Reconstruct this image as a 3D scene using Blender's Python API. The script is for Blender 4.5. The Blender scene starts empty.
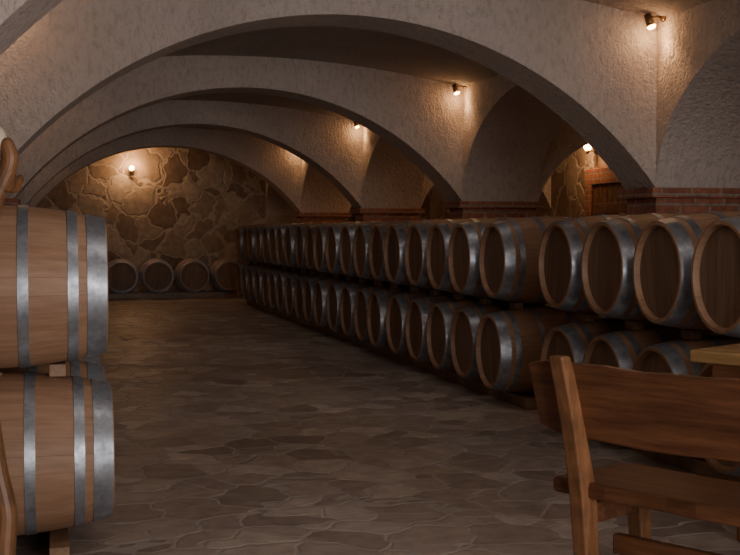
import bpy, bmesh, math, random
from mathutils import Vector, Matrix
random.seed(7)
F=1200.0; VX=55.0; HY=230.0; CH=1.38
TH=math.atan((370-VX)/F); PT=math.atan((277.5-HY)/F)
sT,cT=math.sin(TH),math.cos(TH)
def cw(xc,zc,h):      # ground-plane camera frame -> world
    return Vector((xc*cT+zc*sT, -xc*sT+zc*cT, h))
def link(o):
    bpy.context.scene.collection.objects.link(o); return o
# ---------------------------------------------------------------- materials
def newmat(name):
    m=bpy.data.materials.new(name); m.use_nodes=True
    nt=m.node_tree; b=nt.nodes['Principled BSDF']; return m,nt,b
def N(nt,t,**k):
    n=nt.nodes.new(t)
    for a,v in k.items(): setattr(n,a,v)
    return n
def setin(n,i,v): n.inputs[i].default_value=v
def ramp(nt,stops,interp='LINEAR'):
    r=N(nt,'ShaderNodeValToRGB'); cr=r.color_ramp; cr.interpolation=interp
    while len(cr.elements)<len(stops): cr.elements.new(0.5)
    for e,(p,c) in zip(cr.elements,stops):
        e.position=p; e.color=(c[0],c[1],c[2],1)
    return r
def math_(nt,op,a,b=None):
    n=N(nt,'ShaderNodeMath',operation=op)
    for i,v in enumerate((a,b)):
        if v is None: continue
        if isinstance(v,(int,float)): n.inputs[i].default_value=v
        else: nt.links.new(v,n.inputs[i])
    return n.outputs[0]
def mix(nt,fac,a,b,bt='MIX'):
    n=N(nt,'ShaderNodeMix',data_type='RGBA',blend_type=bt)
    for i,v in ((0,fac),(6,a),(7,b)):
        if isinstance(v,(int,float)): n.inputs[i].default_value=v
        elif isinstance(v,tuple): n.inputs[i].default_value=(v[0],v[1],v[2],1)
        else: nt.links.new(v,n.inputs[i])
    return n.outputs[2]
def noise(nt,vec,scale,detail=4,rough=.55):
    n=N(nt,'ShaderNodeTexNoise'); setin(n,'Scale',scale); setin(n,'Detail',detail); setin(n,'Roughness',rough)
    if vec is not None: nt.links.new(vec,n.inputs['Vector'])
    return n
def mapping(nt,vec,scale=(1,1,1),loc=(0,0,0)):
    n=N(nt,'ShaderNodeMapping'); nt.links.new(vec,n.inputs[0]); setin(n,'Scale',scale); setin(n,'Location',loc); return n.outputs[0]
def bump(nt,b,h,strength,dist):
    n=N(nt,'ShaderNodeBump'); setin(n,'Strength',strength); setin(n,'Distance',dist)
    nt.links.new(h,n.inputs['Height']); nt.links.new(n.outputs[0],b.inputs['Normal'])

def mat_plaster(name,c1,c2):
    m,nt,b=newmat(name); tc=N(nt,'ShaderNodeTexCoord').outputs['Object']
    n1=noise(nt,tc,1.3,5); r=ramp(nt,[(.3,c1),(.7,c2)]); nt.links.new(n1.outputs[0],r.inputs[0])
    n2=noise(nt,mapping(nt,tc,(1,1,.5)),24,6,.65)
    r2=ramp(nt,[(.33,(.78,.77,.76)),(.52,(1,1,1))]); nt.links.new(n2.outputs[0],r2.inputs[0])
    c=mix(nt,1.0,r.outputs[0],r2.outputs[0],'MULTIPLY')
    nt.links.new(c,b.inputs['Base Color']); setin(b,'Roughness',.85)
    v=N(nt,'ShaderNodeTexVoronoi'); setin(v,'Scale',45); nt.links.new(tc,v.inputs['Vector'])
    h=math_(nt,'ADD',n2.outputs[0],math_(nt,'MULTIPLY',v.outputs['Distance'],.3))
    bump(nt,b,h,.9,.035)
    return m
def mat_stones(name,scale,cols,mortar,edge,bumpd,rough,axis_scale=(1,1,1),bstr=.8,wob=.25):
    m,nt,b=newmat(name); tc=N(nt,'ShaderNodeTexCoord').outputs['Object']
    tc=mapping(nt,tc,axis_scale)
    nz=noise(nt,tc,2.2,3)
    sub=N(nt,'ShaderNodeVectorMath',operation='SUBTRACT'); nt.links.new(nz.outputs['Color'],sub.inputs[0]); sub.inputs[1].default_value=(.5,.5,.5)
    sc=N(nt,'ShaderNodeVectorMath',operation='SCALE'); nt.links.new(sub.outputs[0],sc.inputs[0]); sc.inputs['Scale'].default_value=wob
    ad=N(nt,'ShaderNodeVectorMath',operation='ADD'); nt.links.new(tc,ad.inputs[0]); nt.links.new(sc.outputs[0],ad.inputs[1])
    v1=N(nt,'ShaderNodeTexVoronoi',feature='F1'); setin(v1,'Scale',scale); nt.links.new(ad.outputs[0],v1.inputs['Vector'])
    v2=N(nt,'ShaderNodeTexVoronoi',feature='DISTANCE_TO_EDGE'); setin(v2,'Scale',scale); nt.links.new(ad.outputs[0],v2.inputs['Vector'])
    sep=N(nt,'ShaderNodeSeparateColor'); nt.links.new(v1.outputs['Color'],sep.inputs[0])
    k=len(cols); r=ramp(nt,[(i/(k-1),c) for i,c in enumerate(cols)]); nt.links.new(sep.outputs[0],r.inputs[0])
    n2=noise(nt,tc,9,6,.6); r2=ramp(nt,[(.3,(.65,.65,.65)),(.7,(1.1,1.1,1.1))]); nt.links.new(n2.outputs[0],r2.inputs[0])
    c=mix(nt,1.0,r.outputs[0],r2.outputs[0],'MULTIPLY')
    e=ramp(nt,[(edge*.5,(0,0,0)),(edge*1.3,(1,1,1))]); nt.links.new(v2.outputs['Distance'],e.inputs[0])
    c=mix(nt,e.outputs[0],mortar,c)
    nt.links.new(c,b.inputs['Base Color'])
    rr=ramp(nt,[(0,(.95,)*3),(1,(rough,)*3)]); nt.links.new(e.outputs[0],rr.inputs[0]); nt.links.new(rr.outputs[0],b.inputs['Roughness'])
    h=math_(nt,'ADD',e.outputs[0],math_(nt,'MULTIPLY',n2.outputs[0],.5))
    h=math_(nt,'ADD',h,math_(nt,'MULTIPLY',sep.outputs[1],.3))
    bump(nt,b,h,bstr,bumpd)
    return m
def mat_brick(name):
    m,nt,b=newmat(name); tc=N(nt,'ShaderNodeTexCoord').outputs['Object']
    s=N(nt,'ShaderNodeSeparateXYZ'); nt.links.new(tc,s.inputs[0])
    cx=N(nt,'ShaderNodeCombineXYZ'); nt.links.new(math_(nt,'ADD',s.outputs[0],s.outputs[1]),cx.inputs[0]); nt.links.new(s.outputs[2],cx.inputs[1])
    br=N(nt,'ShaderNodeTexBrick'); nt.links.new(cx.outputs[0],br.inputs['Vector'])
    setin(br,'Color1',(.46,.18,.10,1)); setin(br,'Color2',(.33,.12,.075,1)); setin(br,'Mortar',(.36,.29,.24,1))
    setin(br,'Scale',1.0); setin(br,'Brick Width',.25); setin(br,'Row Height',.075); setin(br,'Mortar Size',.009)
    n=noise(nt,tc,20,5); r=ramp(nt,[(.3,(.6,.6,.6)),(.7,(1.1,1.1,1.1))]); nt.links.new(n.outputs[0],r.inputs[0])
    nt.links.new(mix(nt,1.0,br.outputs[0],r.outputs[0],'MULTIPLY'),b.inputs['Base Color']); setin(b,'Roughness',.85)
    h=math_(nt,'SUBTRACT',math_(nt,'MULTIPLY',n.outputs[0],.4),br.outputs['Fac']); bump(nt,b,h,.8,.015)
    return m
def mat_barrel_wood():
    m,nt,b=newmat('oak_staves'); tc=N(nt,'ShaderNodeTexCoord').outputs['Object']
    s=N(nt,'ShaderNodeSeparateXYZ'); nt.links.new(tc,s.inputs[0])
    a=math_(nt,'MULTIPLY',math_(nt,'ARCTAN2',s.outputs[2],s.outputs[1]),28/(2*math.pi))
    idx=math_(nt,'FLOOR',a); fr=math_(nt,'FRACT',math_(nt,'ADD',a,100))
    oi=N(nt,'ShaderNodeObjectInfo').outputs['Random']
    wn=N(nt,'ShaderNodeTexWhiteNoise',noise_dimensions='1D'); nt.links.new(math_(nt,'ADD',idx,math_(nt,'MULTIPLY',oi,57.)),wn.inputs['W'])
    r=ramp(nt,[(0,(.36,.21,.13)),(.5,(.395,.24,.15)),(1,(.43,.27,.175))]); nt.links.new(wn.outputs['Value'],r.inputs[0])
    g=noise(nt,mapping(nt,tc,(3,45,45)),1.0,6,.6); gr=ramp(nt,[(.3,(.78,.75,.72)),(.65,(1.06,1.06,1.06))]); nt.links.new(g.outputs[0],gr.inputs[0])
    c=mix(nt,1.0,r.outputs[0],gr.outputs[0],'MULTIPLY')
    ov=ramp(nt,[(0,(.80,.76,.72)),(1,(1.05,1.02,1.0))]); nt.links.new(oi,ov.inputs[0]); c=mix(nt,1.0,c,ov.outputs[0],'MULTIPLY')
    d=math_(nt,'ABSOLUTE',math_(nt,'SUBTRACT',fr,.5)); gap=ramp(nt,[(.48,(0,0,0)),(.495,(1,1,1))]); nt.links.new(d,gap.inputs[0])
    c=mix(nt,math_(nt,'MULTIPLY',gap.outputs[0],.5),c,(.14,.07,.04))
    nt.links.new(c,b.inputs['Base Color']); setin(b,'Roughness',.55)
    bump(nt,b,math_(nt,'SUBTRACT',math_(nt,'MULTIPLY',g.outputs[0],.3),gap.outputs[0]),.3,.003)
    return m
def mat_barrel_head():
    m,nt,b=newmat('oak_head'); tc=N(nt,'ShaderNodeTexCoord').outputs['Object']
    s=N(nt,'ShaderNodeSeparateXYZ'); nt.links.new(tc,s.inputs[0])
    a=math_(nt,'MULTIPLY',s.outputs[1],11.); fr=math_(nt,'FRACT',math_(nt,'ADD',a,100))
    oi=N(nt,'ShaderNodeObjectInfo').outputs['Random']
    wn=N(nt,'ShaderNodeTexWhiteNoise',noise_dimensions='1D'); nt.links.new(math_(nt,'ADD',math_(nt,'FLOOR',a),math_(nt,'MULTIPLY',oi,91.)),wn.inputs['W'])
    r=ramp(nt,[(0,(.21,.13,.085)),(1,(.27,.175,.115))]); nt.links.new(wn.outputs['Value'],r.inputs[0])
    g=noise(nt,mapping(nt,tc,(30,45,3)),1.0,6,.6); gr=ramp(nt,[(.3,(.72,.7,.68)),(.65,(1.08,1.08,1.08))]); nt.links.new(g.outputs[0],gr.inputs[0])
    c=mix(nt,1.0,r.outputs[0],gr.outputs[0],'MULTIPLY')
    d=math_(nt,'ABSOLUTE',math_(nt,'SUBTRACT',fr,.5)); gap=ramp(nt,[(.475,(0,0,0)),(.495,(1,1,1))]); nt.links.new(d,gap.inputs[0])
    c=mix(nt,gap.outputs[0],c,(.10,.045,.025))
    nt.links.new(c,b.inputs['Base Color']); setin(b,'Roughness',.6)
    return m
def mat_steel():
    m,nt,b=newmat('galvanised_steel'); tc=N(nt,'ShaderNodeTexCoord').outputs['Object']
    n=noise(nt,tc,22,5,.65); r=ramp(nt,[(.3,(.25,.27,.31)),(.7,(.46,.49,.54))]); nt.links.new(n.outputs[0],r.inputs[0])
    nt.links.new(r.outputs[0],b.inputs['Base Color']); setin(b,'Metallic',.7)
    rr=ramp(nt,[(.3,(.48,)*3),(.7,(.34,)*3)]); nt.links.new(n.outputs[0],rr.inputs[0]); nt.links.new(rr.outputs[0],b.inputs['Roughness'])
    return m
def mat_wood(name,c1,c2,grain=(2,30,30),rough=.4,sc=1.0):
    m,nt,b=newmat(name); tc=N(nt,'ShaderNodeTexCoord').outputs['Object']
    g=noise(nt,mapping(nt,tc,grain),sc,6,.65); r=ramp(nt,[(.3,c1),(.68,c2)]); nt.links.new(g.outputs[0],r.inputs[0])
    w=noise(nt,mapping(nt,tc,(1.2,6,6)),1.5,3); wr=ramp(nt,[(.35,(.7,.7,.7)),(.6,(1.1,1.1,1.1))]); nt.links.new(w.outputs[0],wr.inputs[0])
    nt.links.new(mix(nt,1.0,r.outputs[0],wr.outputs[0],'MULTIPLY'),b.inputs['Base Color']); setin(b,'Roughness',rough)
    bump(nt,b,g.outputs[0],.3,.004)
    return m
def mat_simple(name,c,rough=.5,metal=0,em=None,es=0):
    m,nt,b=newmat(name); tc=N(nt,'ShaderNodeTexCoord').outputs['Object']
    n=noise(nt,tc,15,3); r=ramp(nt,[(.3,tuple(x*.85 for x in c)),(.7,c)]); nt.links.new(n.outputs[0],r.inputs[0]); nt.links.new(r.outputs[0],b.inputs['Base Color'])
    setin(b,'Roughness',rough); setin(b,'Metallic',metal)
    if em: setin(b,'Emission Color',(*em,1)); setin(b,'Emission Strength',es)
    return m
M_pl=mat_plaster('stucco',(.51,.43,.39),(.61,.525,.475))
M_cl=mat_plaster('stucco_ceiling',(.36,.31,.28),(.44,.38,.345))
M_st=mat_stones('fieldstone_wall',2.1,[(.19,.125,.085),(.40,.31,.235),(.25,.17,.12),(.54,.45,.36),(.33,.24,.175)],(.46,.38,.31),.05,.03,.8,wob=.55,bstr=.5)
M_fl=mat_stones('flagstone_floor',3.3,[(.30,.235,.20),(.48,.395,.345),(.36,.285,.25),(.64,.55,.485),(.41,.32,.27)],(.44,.375,.33),.035,.007,.46,wob=.35,bstr=.5)
M_br=mat_brick('brick')
M_sv=mat_barrel_wood(); M_hd=mat_barrel_head(); M_ho=mat_steel()
M_rk=mat_wood('rack_timber',(.20,.115,.065),(.32,.20,.115),(30,3,30))
M_bn=mat_wood('bench_wood',(.10,.038,.018),(.22,.092,.042),(3,40,40),.33)
M_bp=mat_wood('bench_post_wood',(.16,.07,.03),(.34,.16,.075),(30,30,3),.33)
M_tb=mat_wood('table_pine',(.34,.19,.07),(.48,.29,.12),(3,30,30),.4)
M_dr=mat_wood('door_wood',(.10,.05,.025),(.22,.11,.055),(30,30,3),.5)
M_bk=mat_wood('branch_wood',(.10,.045,.02),(.24,.11,.045),(25,25,4),.5)
M_cut=mat_simple('pale_cut_wood',(.62,.52,.40),.6)
M_bs=mat_simple('lamp_metal',(.30,.20,.10),.35,.9)
M_gl=mat_simple('lamp_bulb',(1,.8,.5),.4,0,(1,.55,.2),30)
# ---------------------------------------------------------------- helpers
def mesh_obj(name,verts,faces,mats,midx=None,smooth=False,parent=None):
    me=bpy.data.meshes.new(name); me.from_pydata([tuple(v) for v in verts],[],faces)
    for m in mats: me.materials.append(m)
    if midx:
        for p,i in zip(me.polygons,midx): p.material_index=i
    bm=bmesh.new(); bm.from_mesh(me); bmesh.ops.recalc_face_normals(bm,faces=bm.faces); bm.to_mesh(me); bm.free()
    if smooth:
        for p in me.polygons: p.use_smooth=True
    o=link(bpy.data.objects.new(name,me))
    if parent: o.parent=parent
    return o
def boxvf(a,b,vs,fs):
    n=len(vs)
    for z in (a[2],b[2]):
        for x,y in ((a[0],a[1]),(b[0],a[1]),(b[0],b[1]),(a[0],b[1])): vs.append((x,y,z))
    fs+= [(n,n+3,n+2,n+1),(n+4,n+5,n+6,n+7),(n,n+1,n+5,n+4),(n+1,n+2,n+6,n+5),(n+2,n+3,n+7,n+6),(n+3,n,n+4,n+7)]
def boxes(name,lst,mat,bev=0.0,parent=None):
    vs,fs=[],[]
    for a,b in lst: boxvf(a,b,vs,fs)
    o=mesh_obj(name,vs,fs,[mat],parent=parent)
    if bev:
        md=o.modifiers.new('bev','BEVEL'); md.width=bev; md.segments=2
    return o
def empty(name,loc=(0,0,0)):
    e=bpy.data.objects.new(name,None); e.location=loc; e.empty_display_size=.2; return link(e)
SPR=1.70; TOP=3.3
COLW=.9; TK=.5
XR=4.4; XL=-.4; XM=(XR+XL)/2
XO=7.4; XOL=XL-COLW-2.1
YS=[3.75,8.25,12.7,17.2,21.75]
YB=25.6; YF=-2.5
def seg(x,c,half,rise):
    R=(half*half+rise*rise)/(2*rise); d=x-c
    return math.sqrt(max(R*R-d*d,0))-(R-rise)
def ell(x,c,half,rise):
    d=(x-c)/half
    return rise*math.sqrt(max(1-d*d,0))
def arched(name,samples,axis,t0,t1,mat):
    """samples: list of (s,bottom)."""
    vs,fs=[],[]
    for s,b in samples:
        for t,z in ((t0,b),(t1,b),(t1,TOP),(t0,TOP)):
            vs.append((s,t,z) if axis=='x' else (t,s,z))
    n=len(samples)
    for i in range(n-1):
        a=4*i; c=4*(i+1)
        for k in range(4):
            k2=(k+1)%4; fs.append((a+k,a+k2,c+k2,c+k))
    fs.append((0,1,2,3)); e=4*(n-1); fs.append((e,e+1,e+2,e+3))
    return mesh_obj(name,vs,fs,[mat])
NS=56
for Y in YS:
    S=[(XOL+.002,SPR)]
    def span(a,b,fn,rise):
        c=(a+b)/2;h=(b-a)/2
        for i in range(NS+1):
            x=a+(b-a)*i/NS; S.append((x,SPR+fn(x,c,h,rise)))
    span(XOL+.003,XL-COLW,seg,.75)
    span(XL,XR,seg,1.19)
    span(XR+COLW,XO-.003,seg,.75)
    S.append((XO-.002,SPR))
    arched('vault_arch',S,'x',Y,Y+TK,M_pl)
for nm,x0 in (('arcade_wall_right',XR),('arcade_wall_left',XL-COLW)):
    starts=[YF]+[y+TK for y in YS]; stops=YS+[YB]
    objs=[]
    for a,b in zip(starts,stops):
        S=[]; c=(a+b)/2; h=(b-a)/2
        rise=1.12
        for i in range(NS+1):
            y=c-h*math.cos(math.pi*i/NS); S.append((y,SPR+ell(y,c,h,rise)))
        objs.append(arched(nm,S,'y',x0,x0+COLW,M_pl))
    bm=bmesh.new()
    for o in objs: bm.from_mesh(o.data)
    me=bpy.data.meshes.new(nm); bm.to_mesh(me); bm.free(); me.materials.append(M_pl)
    for o in objs: bpy.data.objects.remove(o)
    link(bpy.data.objects.new(nm,me)).name=nm
# columns : brick pier + projecting corbelled capital
for Y in YS:
    for x0 in (XR,XL-COLW):
        x1=x0+COLW; y0=Y; y1=Y+TK
        L=[((x0+.06,y0+.04,0),(x1-.06,y1-.04,1.475))]
        L.append(((x0+.01,y0+.01,1.475),(x1-.01,y1-.01,1.625)))
        L.append(((x0-.05,y0-.05,1.625),(x1+.05,y1+.05,SPR-.001)))
        boxes('brick_pillar',L,M_br,.006)
# ceiling: shallow segmental vault over the aisle, flat over the side aisles
vs,fs=[],[]
pts=[(XOL-.2,3.05),(XL-COLW*.5,3.05)]
for i in range(25):
    x=XL+(XR-XL)*i/24; pts.append((x,2.96+seg(x,XM,(XR-XL)/2,.26)))
pts+=[(XR+COLW*.5,3.05),(XO+.2,3.05)]
for x,z in pts:
    vs+=[(x,YF-.2,z),(x,YB+.2,z),(x,YB+.2,z+.5),(x,YF-.2,z+.5)]
n=len(pts)
for i in range(n-1):
    a=4*i;c=a+4
    for k in range(4): fs.append((a+k,a+(k+1)%4,c+(k+1)%4,c+k))
fs+=[(0,1,2,3),(4*n-4,4*n-3,4*n-2,4*n-1)]
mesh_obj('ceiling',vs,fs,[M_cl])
boxes('floor',[((XOL-.2,YF-.2,-.2),(XO+.2,YB+.2,0))],M_fl)
boxes('wall_back',[((XOL-.2,YB,0),(XO+.2,YB+.3,TOP))],M_st)
boxes('wall_right',[((XO,YF,0),(XO+.3,YB,TOP))],M_st)
boxes('wall_left',[((XOL-.3,YF,0),(XOL,YB,TOP))],M_st)
D0,D1=1.2,4.2
boxes('wall_front',[((XOL-.3,YF-.3,0),(D0,YF,TOP)),((D1,YF-.3,0),(XO+.3,YF,TOP)),((D0,YF-.3,2.5),(D1,YF,TOP))],M_pl)
# brick-framed plank door in the right outer wall
dr=empty('door_1',(XO,15.0,0))
boxes('frame',[((-.07,-.85,0),(0,-.62,2.02)),((-.07,.62,0),(0,.85,2.02)),((-.07,-.85,2.02),(0,.85,2.24))],M_br,.005,parent=dr)
boxes('leaf',[((-.05,-.62+.155*i+.004,.01),(-.005,-.62+.155*(i+1)-.004,2.01)) for i in range(8)],M_dr,.006,parent=dr)
boxes('ledges',[((-.08,-.55,.35),(-.05,.55,.5)),((-.08,-.55,1.6),(-.05,.55,1.75))],M_dr,.006,parent=dr)
# ---------------------------------------------------------------- barrels
HL=.475; RB=.347; RH=.287
def brad(x): return RH+(RB-RH)*(1-(abs(x)/HL)**2.0)
def barrel_mesh():
    bm=bmesh.new(); SEG=56
    def lathe(prof,mi,close=False):
        rings=[]
        for x,r in prof:
            rings.append([bm.verts.new((x,r*math.cos(2*math.pi*k/SEG),r*math.sin(2*math.pi*k/SEG))) for k in range(SEG)])
        for a,b in zip(rings,rings[1:]):
            for k in range(SEG):
                f=bm.faces.new((a[k],a[(k+1)%SEG],b[(k+1)%SEG],b[k])); f.material_index=mi; f.smooth=True
        return rings
    xs=[-HL+2*HL*i/24 for i in range(25)]
    lathe([(x,brad(x)) for x in xs],0)
    for s in (-1,1):
        lathe([(s*HL,brad(HL)),(s*HL,brad(HL)-.018),(s*(HL-.035),brad(HL)-.026)],0)
        rg=[bm.verts.new((s*(HL-.035),(RH-.024)*math.cos(2*math.pi*k/SEG),(RH-.024)*math.sin(2*math.pi*k/SEG))) for k in range(SEG)]
        f=bm.faces.new(rg); f.material_index=1
        for h0,h1 in ((.392,.471),(.314,.356),(.117,.160)):
            t=.004
            lathe([(s*h0,brad(h0)-.002),(s*h0,brad(h0)+t),(s*(h0+h1)/2,brad((h0+h1)/2)+t),(s*h1,brad(min(h1,HL))+t),(s*h1,brad(min(h1,HL))-.004)],2)
    r=.028; top=[];bot=[]
    for j in range(16):
        a=2*math.pi*j/16
        bot.append(bm.verts.new((r*math.cos(a),r*math.sin(a),RB-.006))); top.append(bm.verts.new((r*.85*math.cos(a),r*.85*math.sin(a),RB+.010)))
    for j in range(16):
        f=bm.faces.new((bot[j],bot[(j+1)%16],top[(j+1)%16],top[j])); f.material_index=1
    f=bm.faces.new(top); f.material_index=1
    bmesh.ops.recalc_face_normals(bm,faces=bm.faces)
    me=bpy.data.meshes.new('wine_barrel'); bm.to_mesh(me); bm.free()
    for m in (M_sv,M_hd,M_ho): me.materials.append(m)
    me.set_sharp_from_angle(angle=math.radians(35))
    return me
BM=barrel_mesh()
ZL=.425; ZU=1.14
def barrel(x,y,z,rz=0,rx=None):
    o=link(bpy.data.objects.new('wine_barrel',BM)); o.location=(x,y,z)
    o.rotation_euler=((random.uniform(-.25,.25) if rx is None else rx),0,rz+random.uniform(-.012,.012)); return o
def rack(x,ys):
    """floor bearers plus small spacer blocks between the tiers"""
    b=[]; rb=brad(.25)+.004
    for dx in (-.25,.25):
        b.append(((x+dx-.04,ys[0]-.33,0),(x+dx+.04,ys[-1]+.33,ZL-rb-.001)))
        for y in ys:
            b.append(((x+dx-.035,y-.06,ZL+rb-.004),(x+dx+.035,y+.06,ZU-rb+.004)))
    return b
XH=3.3
ysn=[5.47+.70*i for i in range(4)]
ysf=[8.87+.70*i for i in range(20)]
xc=XH+HL
for ys in (ysn,ysf):
    for y in ys:
        barrel(xc+random.uniform(-.02,.02),y,ZL); barrel(xc+random.uniform(-.02,.02),y,ZU)
    boxes('barrel_rack',rack(xc,ys),M_rk,.004)
XLH=.23
ysl=[5.32+.705*i for i in range(24)]
xl=XLH-HL
for y in ysl:
    barrel(xl,y,ZL,rx=.1); barrel(xl-.02,y,ZU,rx=-.15)
boxes('barrel_rack',rack(xl,ysl),M_rk,.004)
xsb=[.55+.72*i for i in range(5)]
for x in xsb: 
    o=barrel(x,YB-.85,.45,math.pi/2)
boxes('barrel_rack',[((xsb[0]-.4,YB-.85-.29,0),(xsb[-1]+.4,YB-.85-.21,.45-brad(.25)-.005)),((xsb[0]-.4,YB-.85+.21,0),(xsb[-1]+.4,YB-.85+.29,.45-brad(.25)-.005))],M_rk,.004)
# ---------------------------------------------------------------- bench
phi=math.radians(46)
O=cw(.75,4.52,0)
A=(cw(math.cos(phi),-math.sin(phi),0)); S=(cw(math.sin(phi),math.cos(phi),0))
bench=empty('wooden_bench',O)
ang=math.atan2(A.y,A.x); bench.rotation_euler=(0,0,ang)
def slab(name,outline,z0,z1,mat,parent,bev=.012,segs=3):
    vs=[(x,y,z0) for x,y in outline]+[(x,y,z1) for x,y in outline]; n=len(outline)
    fs=[tuple(range(n))[::-1],tuple(range(n,2*n))]+[(i,(i+1)%n,n+(i+1)%n,n+i) for i in range(n)]
    o=mesh_obj(name,vs,fs,[mat],parent=parent); md=o.modifiers.new('b','BEVEL'); md.width=bev; md.segments=segs; md.limit_method='ANGLE'
    return o
BLN=1.65
lean=.16/.50
def yb(h): return -.02-lean*(h-.42)*1.0
n=14; edgef=[(-.03+ (BLN+.06)*i/n, .40+.012*math.sin(i*1.3)) for i in range(n+1)]
edgeb=[(-.05+(BLN+.10)*i/n, -.04+.008*math.sin(i*1.9+1)) for i in range(n+1)]
slab('seat',edgeb+edgef[::-1],.385,.445,M_bn,bench,.016)
vs,fs=[],[]; n=22
def bt(i):
    s=-.09+(BLN+.15)*i/n
    top=.893+.005*math.sin(i*.7)+.003*math.sin(i*1.9); bot=.605+.008*math.sin(i*.55+1.2)
    if i==0: top-=.012;bot+=.03
    return s,top,bot
for i in range(n+1):
    s,t,b_=bt(i)
    for h,off in ((b_,.0),(t,.0),(t,.05),(b_,.05)): vs.append((s,yb(h)+off+.03,h))
for i in range(n):
    a=4*i;c=a+4
    for k in range(4): fs.append((a+k,a+(k+1)%4,c+(k+1)%4,c+k))
fs+=[(0,1,2,3),(4*n,4*n+1,4*n+2,4*n+3)]
o=mesh_obj('backrest',vs,fs,[M_bn],parent=bench); md=o.modifiers.new('b','BEVEL'); md.width=.012; md.segments=3; md.limit_method='ANGLE'
def strip(name,path,w,parent,mat,s0):
    vs=[];fs=[]
    for i,(y,z,d) in enumerate(path):
        for x,yy in ((s0,y-d/2),(s0+w,y-d/2),(s0+w,y+d/2),(s0,y+d/2)): vs.append((x,yy,z))
    m=len(path)
    for i in range(m-1):
        a=4*i;c=a+4
        for k in range(4): fs.append((a+k,a+(k+1)%4,c+(k+1)%4,c+k))
    fs+=[(3,2,1,0),(4*m-4,4*m-3,4*m-2,4*m-1)]
    o=mesh_obj(name,vs,fs,[mat],parent=parent); md=o.modifiers.new('b','BEVEL'); md.width=.01; md.segments=3; md.limit_method='ANGLE'; md.angle_limit=math.radians(50)
    return o
for j,s0 in enumerate((.06,BLN-.13)):
    strip(f'back_post_{j+1}',[(.02,0,.075),(-.01,.2,.085),(-.03,.40,.095),(-.065,.55,.08),(-.10,.68,.07),(-.15,.84,.065),(-.18,.925,.055)],.065,bench,M_bp,s0)
    strip(f'front_leg_{j+1}',[(.36,0,.08),(.35,.2,.075),(.33,.39,.10)],.065,bench,M_bp,s0)
    boxes(f'side_rail_{j+1}',[((s0+.01,.0,.28),(s0+.055,.34,.36))],M_bn,.008,parent=bench)
boxes('stretcher',[((.10,.15,.14),(BLN-.10,.19,.22))],M_bn,.008,parent=bench)
# ---------------------------------------------------------------- table
T0=cw(1.44,5.4,0)
table=empty('wooden_table',T0); table.rotation_euler=(0,0,ang)
TLN=1.9; TW=.56
for j in range(4):
    w=TW/4
    boxes(f'top_plank_{j+1}',[((0,j*w+.002,.785),(TLN,(j+1)*w-.002,.84))],M_tb,.008,parent=table)
boxes('apron',[((.08,.06,.70),(TLN-.08,.10,.785)),((.08,TW-.10,.70),(TLN-.08,TW-.06,.785))],M_bn,.005,parent=table)
for j,s0 in enumerate((.22,TLN-.34)):
    boxes(f'trestle_{j+1}',[((s0,.04,0),(s0+.12,TW-.04,.09)),((s0+.02,.20,.09),(s0+.10,.38,.62)),((s0+.01,.11,.62),(s0+.11,TW-.11,.785))],M_bn,.01,parent=table)
boxes('stretcher',[((.3,.26,.26),(TLN-.3,.32,.38))],M_bn,.008,parent=table)
# ---------------------------------------------------------------- rustic branch stand (left edge)
def ip(u,v,z): return cw((u-370)/F*z,z,CH-(v-HY)/F*z)
zb=3.0
path=[(-14,775,.05),(-10,690,.042),(-4,600,.036),(0,545,.034),(3,515,.032),(-6,475,.030),(-16,400,.028),(-20,320,.027),(-16,250,.027),(-8,205,.026),(4,180,.025),(12,158,.024),(4,138,.022)]
bm=bmesh.new(); vl=[]
for u,v,r in path: vl.append((bm.verts.new(ip(u,v,zb)),r))
for a,b in zip(vl,vl[1:]): bm.edges.new((a[0],b[0]))
def br(start,pts):
    prev=vl[start][0]
    for (u,v,z,r) in pts:
        q=bm.verts.new(ip(u,v,z)); bm.edges.new((prev,q)); vl.append((q,r)); prev=q
br(9,[(-22,170,3.0,.02),(-30,130,3.03,.017)])
br(10,[(16,190,3.05,.014),(22,176,3.1,.010)])
base=vl[0][0].co.copy(); base.z=0.0
for k in range(3):
    a=k*2.1+.4
    q=bm.verts.new((base.x+.16*math.cos(a),base.y+.16*math.sin(a),.03)); bm.edges.new((vl[0][0],q)); vl.append((q,.03))
vl[0][0].co.z=.10
rad=[None]*len(vl)
bm.verts.index_update()
for v,r in vl: rad[v.index]=r
me=bpy.data.meshes.new('rustic_coat_stand'); bm.to_mesh(me); bm.free()
st=link(bpy.data.objects.new('rustic_coat_stand',me)); me.materials.append(M_bk)
sk=st.modifiers.new('skin','SKIN'); 
for i,r in enumerate(rad): me.skin_vertices[0].data[i].radius=(r,r)
me.skin_vertices[0].data[0].use_root=True
ss=st.modifiers.new('sub','SUBSURF'); ss.levels=2; ss.render_levels=2
e=ip(-2,142,zb)
bpy.ops.mesh.primitive_uv_sphere_add(segments=24,ring_count=12,radius=.034,location=e); kn=bpy.context.object; kn.name='knob'; kn.scale=(.75,.75,1.2)
kn.data.materials.append(M_cut)
for p in kn.data.polygons: p.use_smooth=True
kn.parent=st
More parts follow.
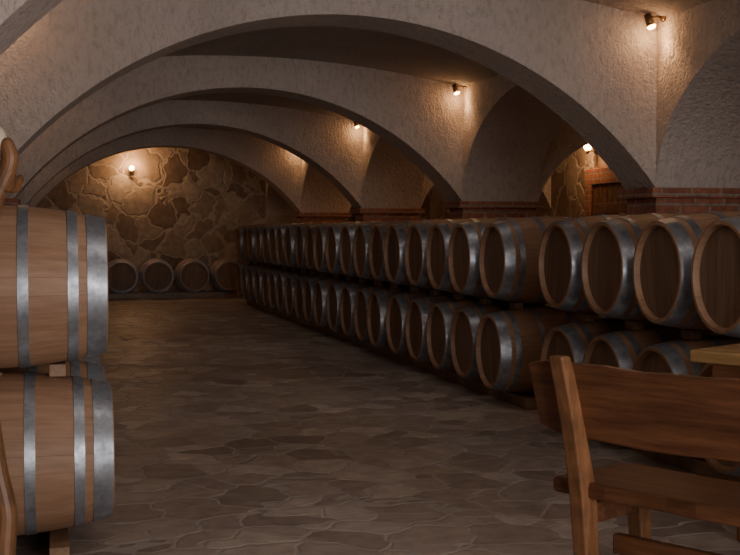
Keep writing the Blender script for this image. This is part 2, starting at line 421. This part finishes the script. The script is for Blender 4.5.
# ---------------------------------------------------------------- lamps
WARM=(1.0,.55,.25)
def cyl(name,p0,p1,r0,r1,mat,parent,seg=20):
    p0=Vector(p0);p1=Vector(p1); d=(p1-p0).normalized(); up=Vector((0,0,1)) if abs(d.z)<.9 else Vector((1,0,0))
    a=d.cross(up).normalized(); b=d.cross(a)
    vs=[p0+(a*math.cos(2*math.pi*k/seg)+b*math.sin(2*math.pi*k/seg))*r0 for k in range(seg)]+[p1+(a*math.cos(2*math.pi*k/seg)+b*math.sin(2*math.pi*k/seg))*r1 for k in range(seg)]
    fs=[tuple(range(seg)),tuple(range(seg,2*seg))]+[(k,(k+1)%seg,seg+(k+1)%seg,seg+k) for k in range(seg)]
    o=mesh_obj(name,vs,fs,[mat],parent=parent)
    for p in o.data.polygons:
        if len(p.vertices)==4:p.use_smooth=True
    return o
def spotlamp(x,y,z,wx,power,ppow,aim):
    e=empty('spot_lamp',(x,y,z))
    cyl('bracket',(wx*.10,.0,.03),(0,0,.03),.008,.008,M_bs,e)
    cyl('wall_plate',(wx*.118,0,.03),(wx*.10,0,.03),.035,.03,M_bs,e)
    d=Vector(aim).normalized()
    cyl('can',(-d*.05),(d*.045),.024,.036,M_bs,e)
    cyl('bulb',(d*.046),(d*.062),.033,.026,M_gl,e)
    l=bpy.data.lights.new('spot','SPOT'); l.energy=power; l.color=WARM; l.spot_size=math.radians(95); l.spot_blend=.9; l.shadow_soft_size=.03
    o=link(bpy.data.objects.new('spot',l)); o.parent=e; o.location=d*.075; o.rotation_euler=d.to_track_quat('-Z','Y').to_euler()
    l=bpy.data.lights.new('glow','POINT'); l.energy=ppow; l.color=WARM; l.shadow_soft_size=.03
    o=link(bpy.data.objects.new('glow',l)); o.parent=e; o.location=d*.11
for Y in YS[1:]:
    spotlamp(XR-.125,Y-.11,2.93,1,8,2.0,(.25,-.25,-.9))
    spotlamp(XL+.125,Y-.11,2.93,-1,5,1.2,(-.25,-.25,-.9))
def walllamp(loc,wall,power):
    e=empty('wall_lamp',loc); w=Vector(wall)
    cyl('wall_plate',w*.12,w*.10,.05,.045,M_bs,e); cyl('arm',w*.10,(0,0,-.03),.01,.01,M_bs,e); cyl('cup',(0,0,-.05),(0,0,0),.02,.04,M_bs,e)
    bpy.ops.mesh.primitive_uv_sphere_add(segments=20,ring_count=12,radius=.055,location=(0,0,.045)); b=bpy.context.object; b.name='bulb'; b.data.materials.append(M_gl); b.parent=e
    for p in b.data.polygons:p.use_smooth=True
    l=bpy.data.lights.new('glow','POINT'); l.energy=power; l.color=WARM; l.shadow_soft_size=.05
    o=link(bpy.data.objects.new('glow',l)); o.parent=e; o.location=-w*.12+Vector((0,0,.10))
walllamp((1.56,YB-.14,2.62),(0,1,0),26)
walllamp((XO-.14,15.6,2.5),(1,0,0),22)
walllamp((XO-.14,21.0,2.4),(1,0,0),34)
walllamp((XO-.14,10.3,2.4),(1,0,0),5)
# unseen fill lights added behind the arches to brighten the bays
for Y,pw in zip(YS,(12,7.5,5,3.5,1.5)):
    l=bpy.data.lights.new('arch_fill_light','AREA'); l.shape='RECTANGLE'; l.size=3.0; l.size_y=.1; l.energy=pw; l.color=(1,.86,.76)
    o=link(bpy.data.objects.new('arch_fill_light',l)); o.location=(XM,Y+TK+.06,3.0); o.rotation_euler=(math.radians(48),0,0)
# unseen fill light added behind the camera, in an invented wall opening
l=bpy.data.lights.new('rear_fill_light','AREA'); l.shape='RECTANGLE'; l.size=D1-D0-.1; l.size_y=2.2; l.energy=240; l.color=(1,.93,.88)
o=link(bpy.data.objects.new('rear_fill_light',l)); o.location=((D0+D1)/2,YF+.05,1.35); o.rotation_euler=(math.radians(88),0,0)
w=bpy.data.worlds.new('World'); bpy.context.scene.world=w; w.use_nodes=True
w.node_tree.nodes['Background'].inputs[0].default_value=(.6,.7,.85,1); w.node_tree.nodes['Background'].inputs[1].default_value=.3
# ---------------------------------------------------------------- camera
cd=bpy.data.cameras.new('camera'); cd.sensor_width=36; cd.lens=F/740*36; cd.clip_start=.05
cam=link(bpy.data.objects.new('camera',cd)); cam.location=(0,0,CH); cam.rotation_euler=(math.pi/2-PT,0,-TH)
bpy.context.scene.camera=cam
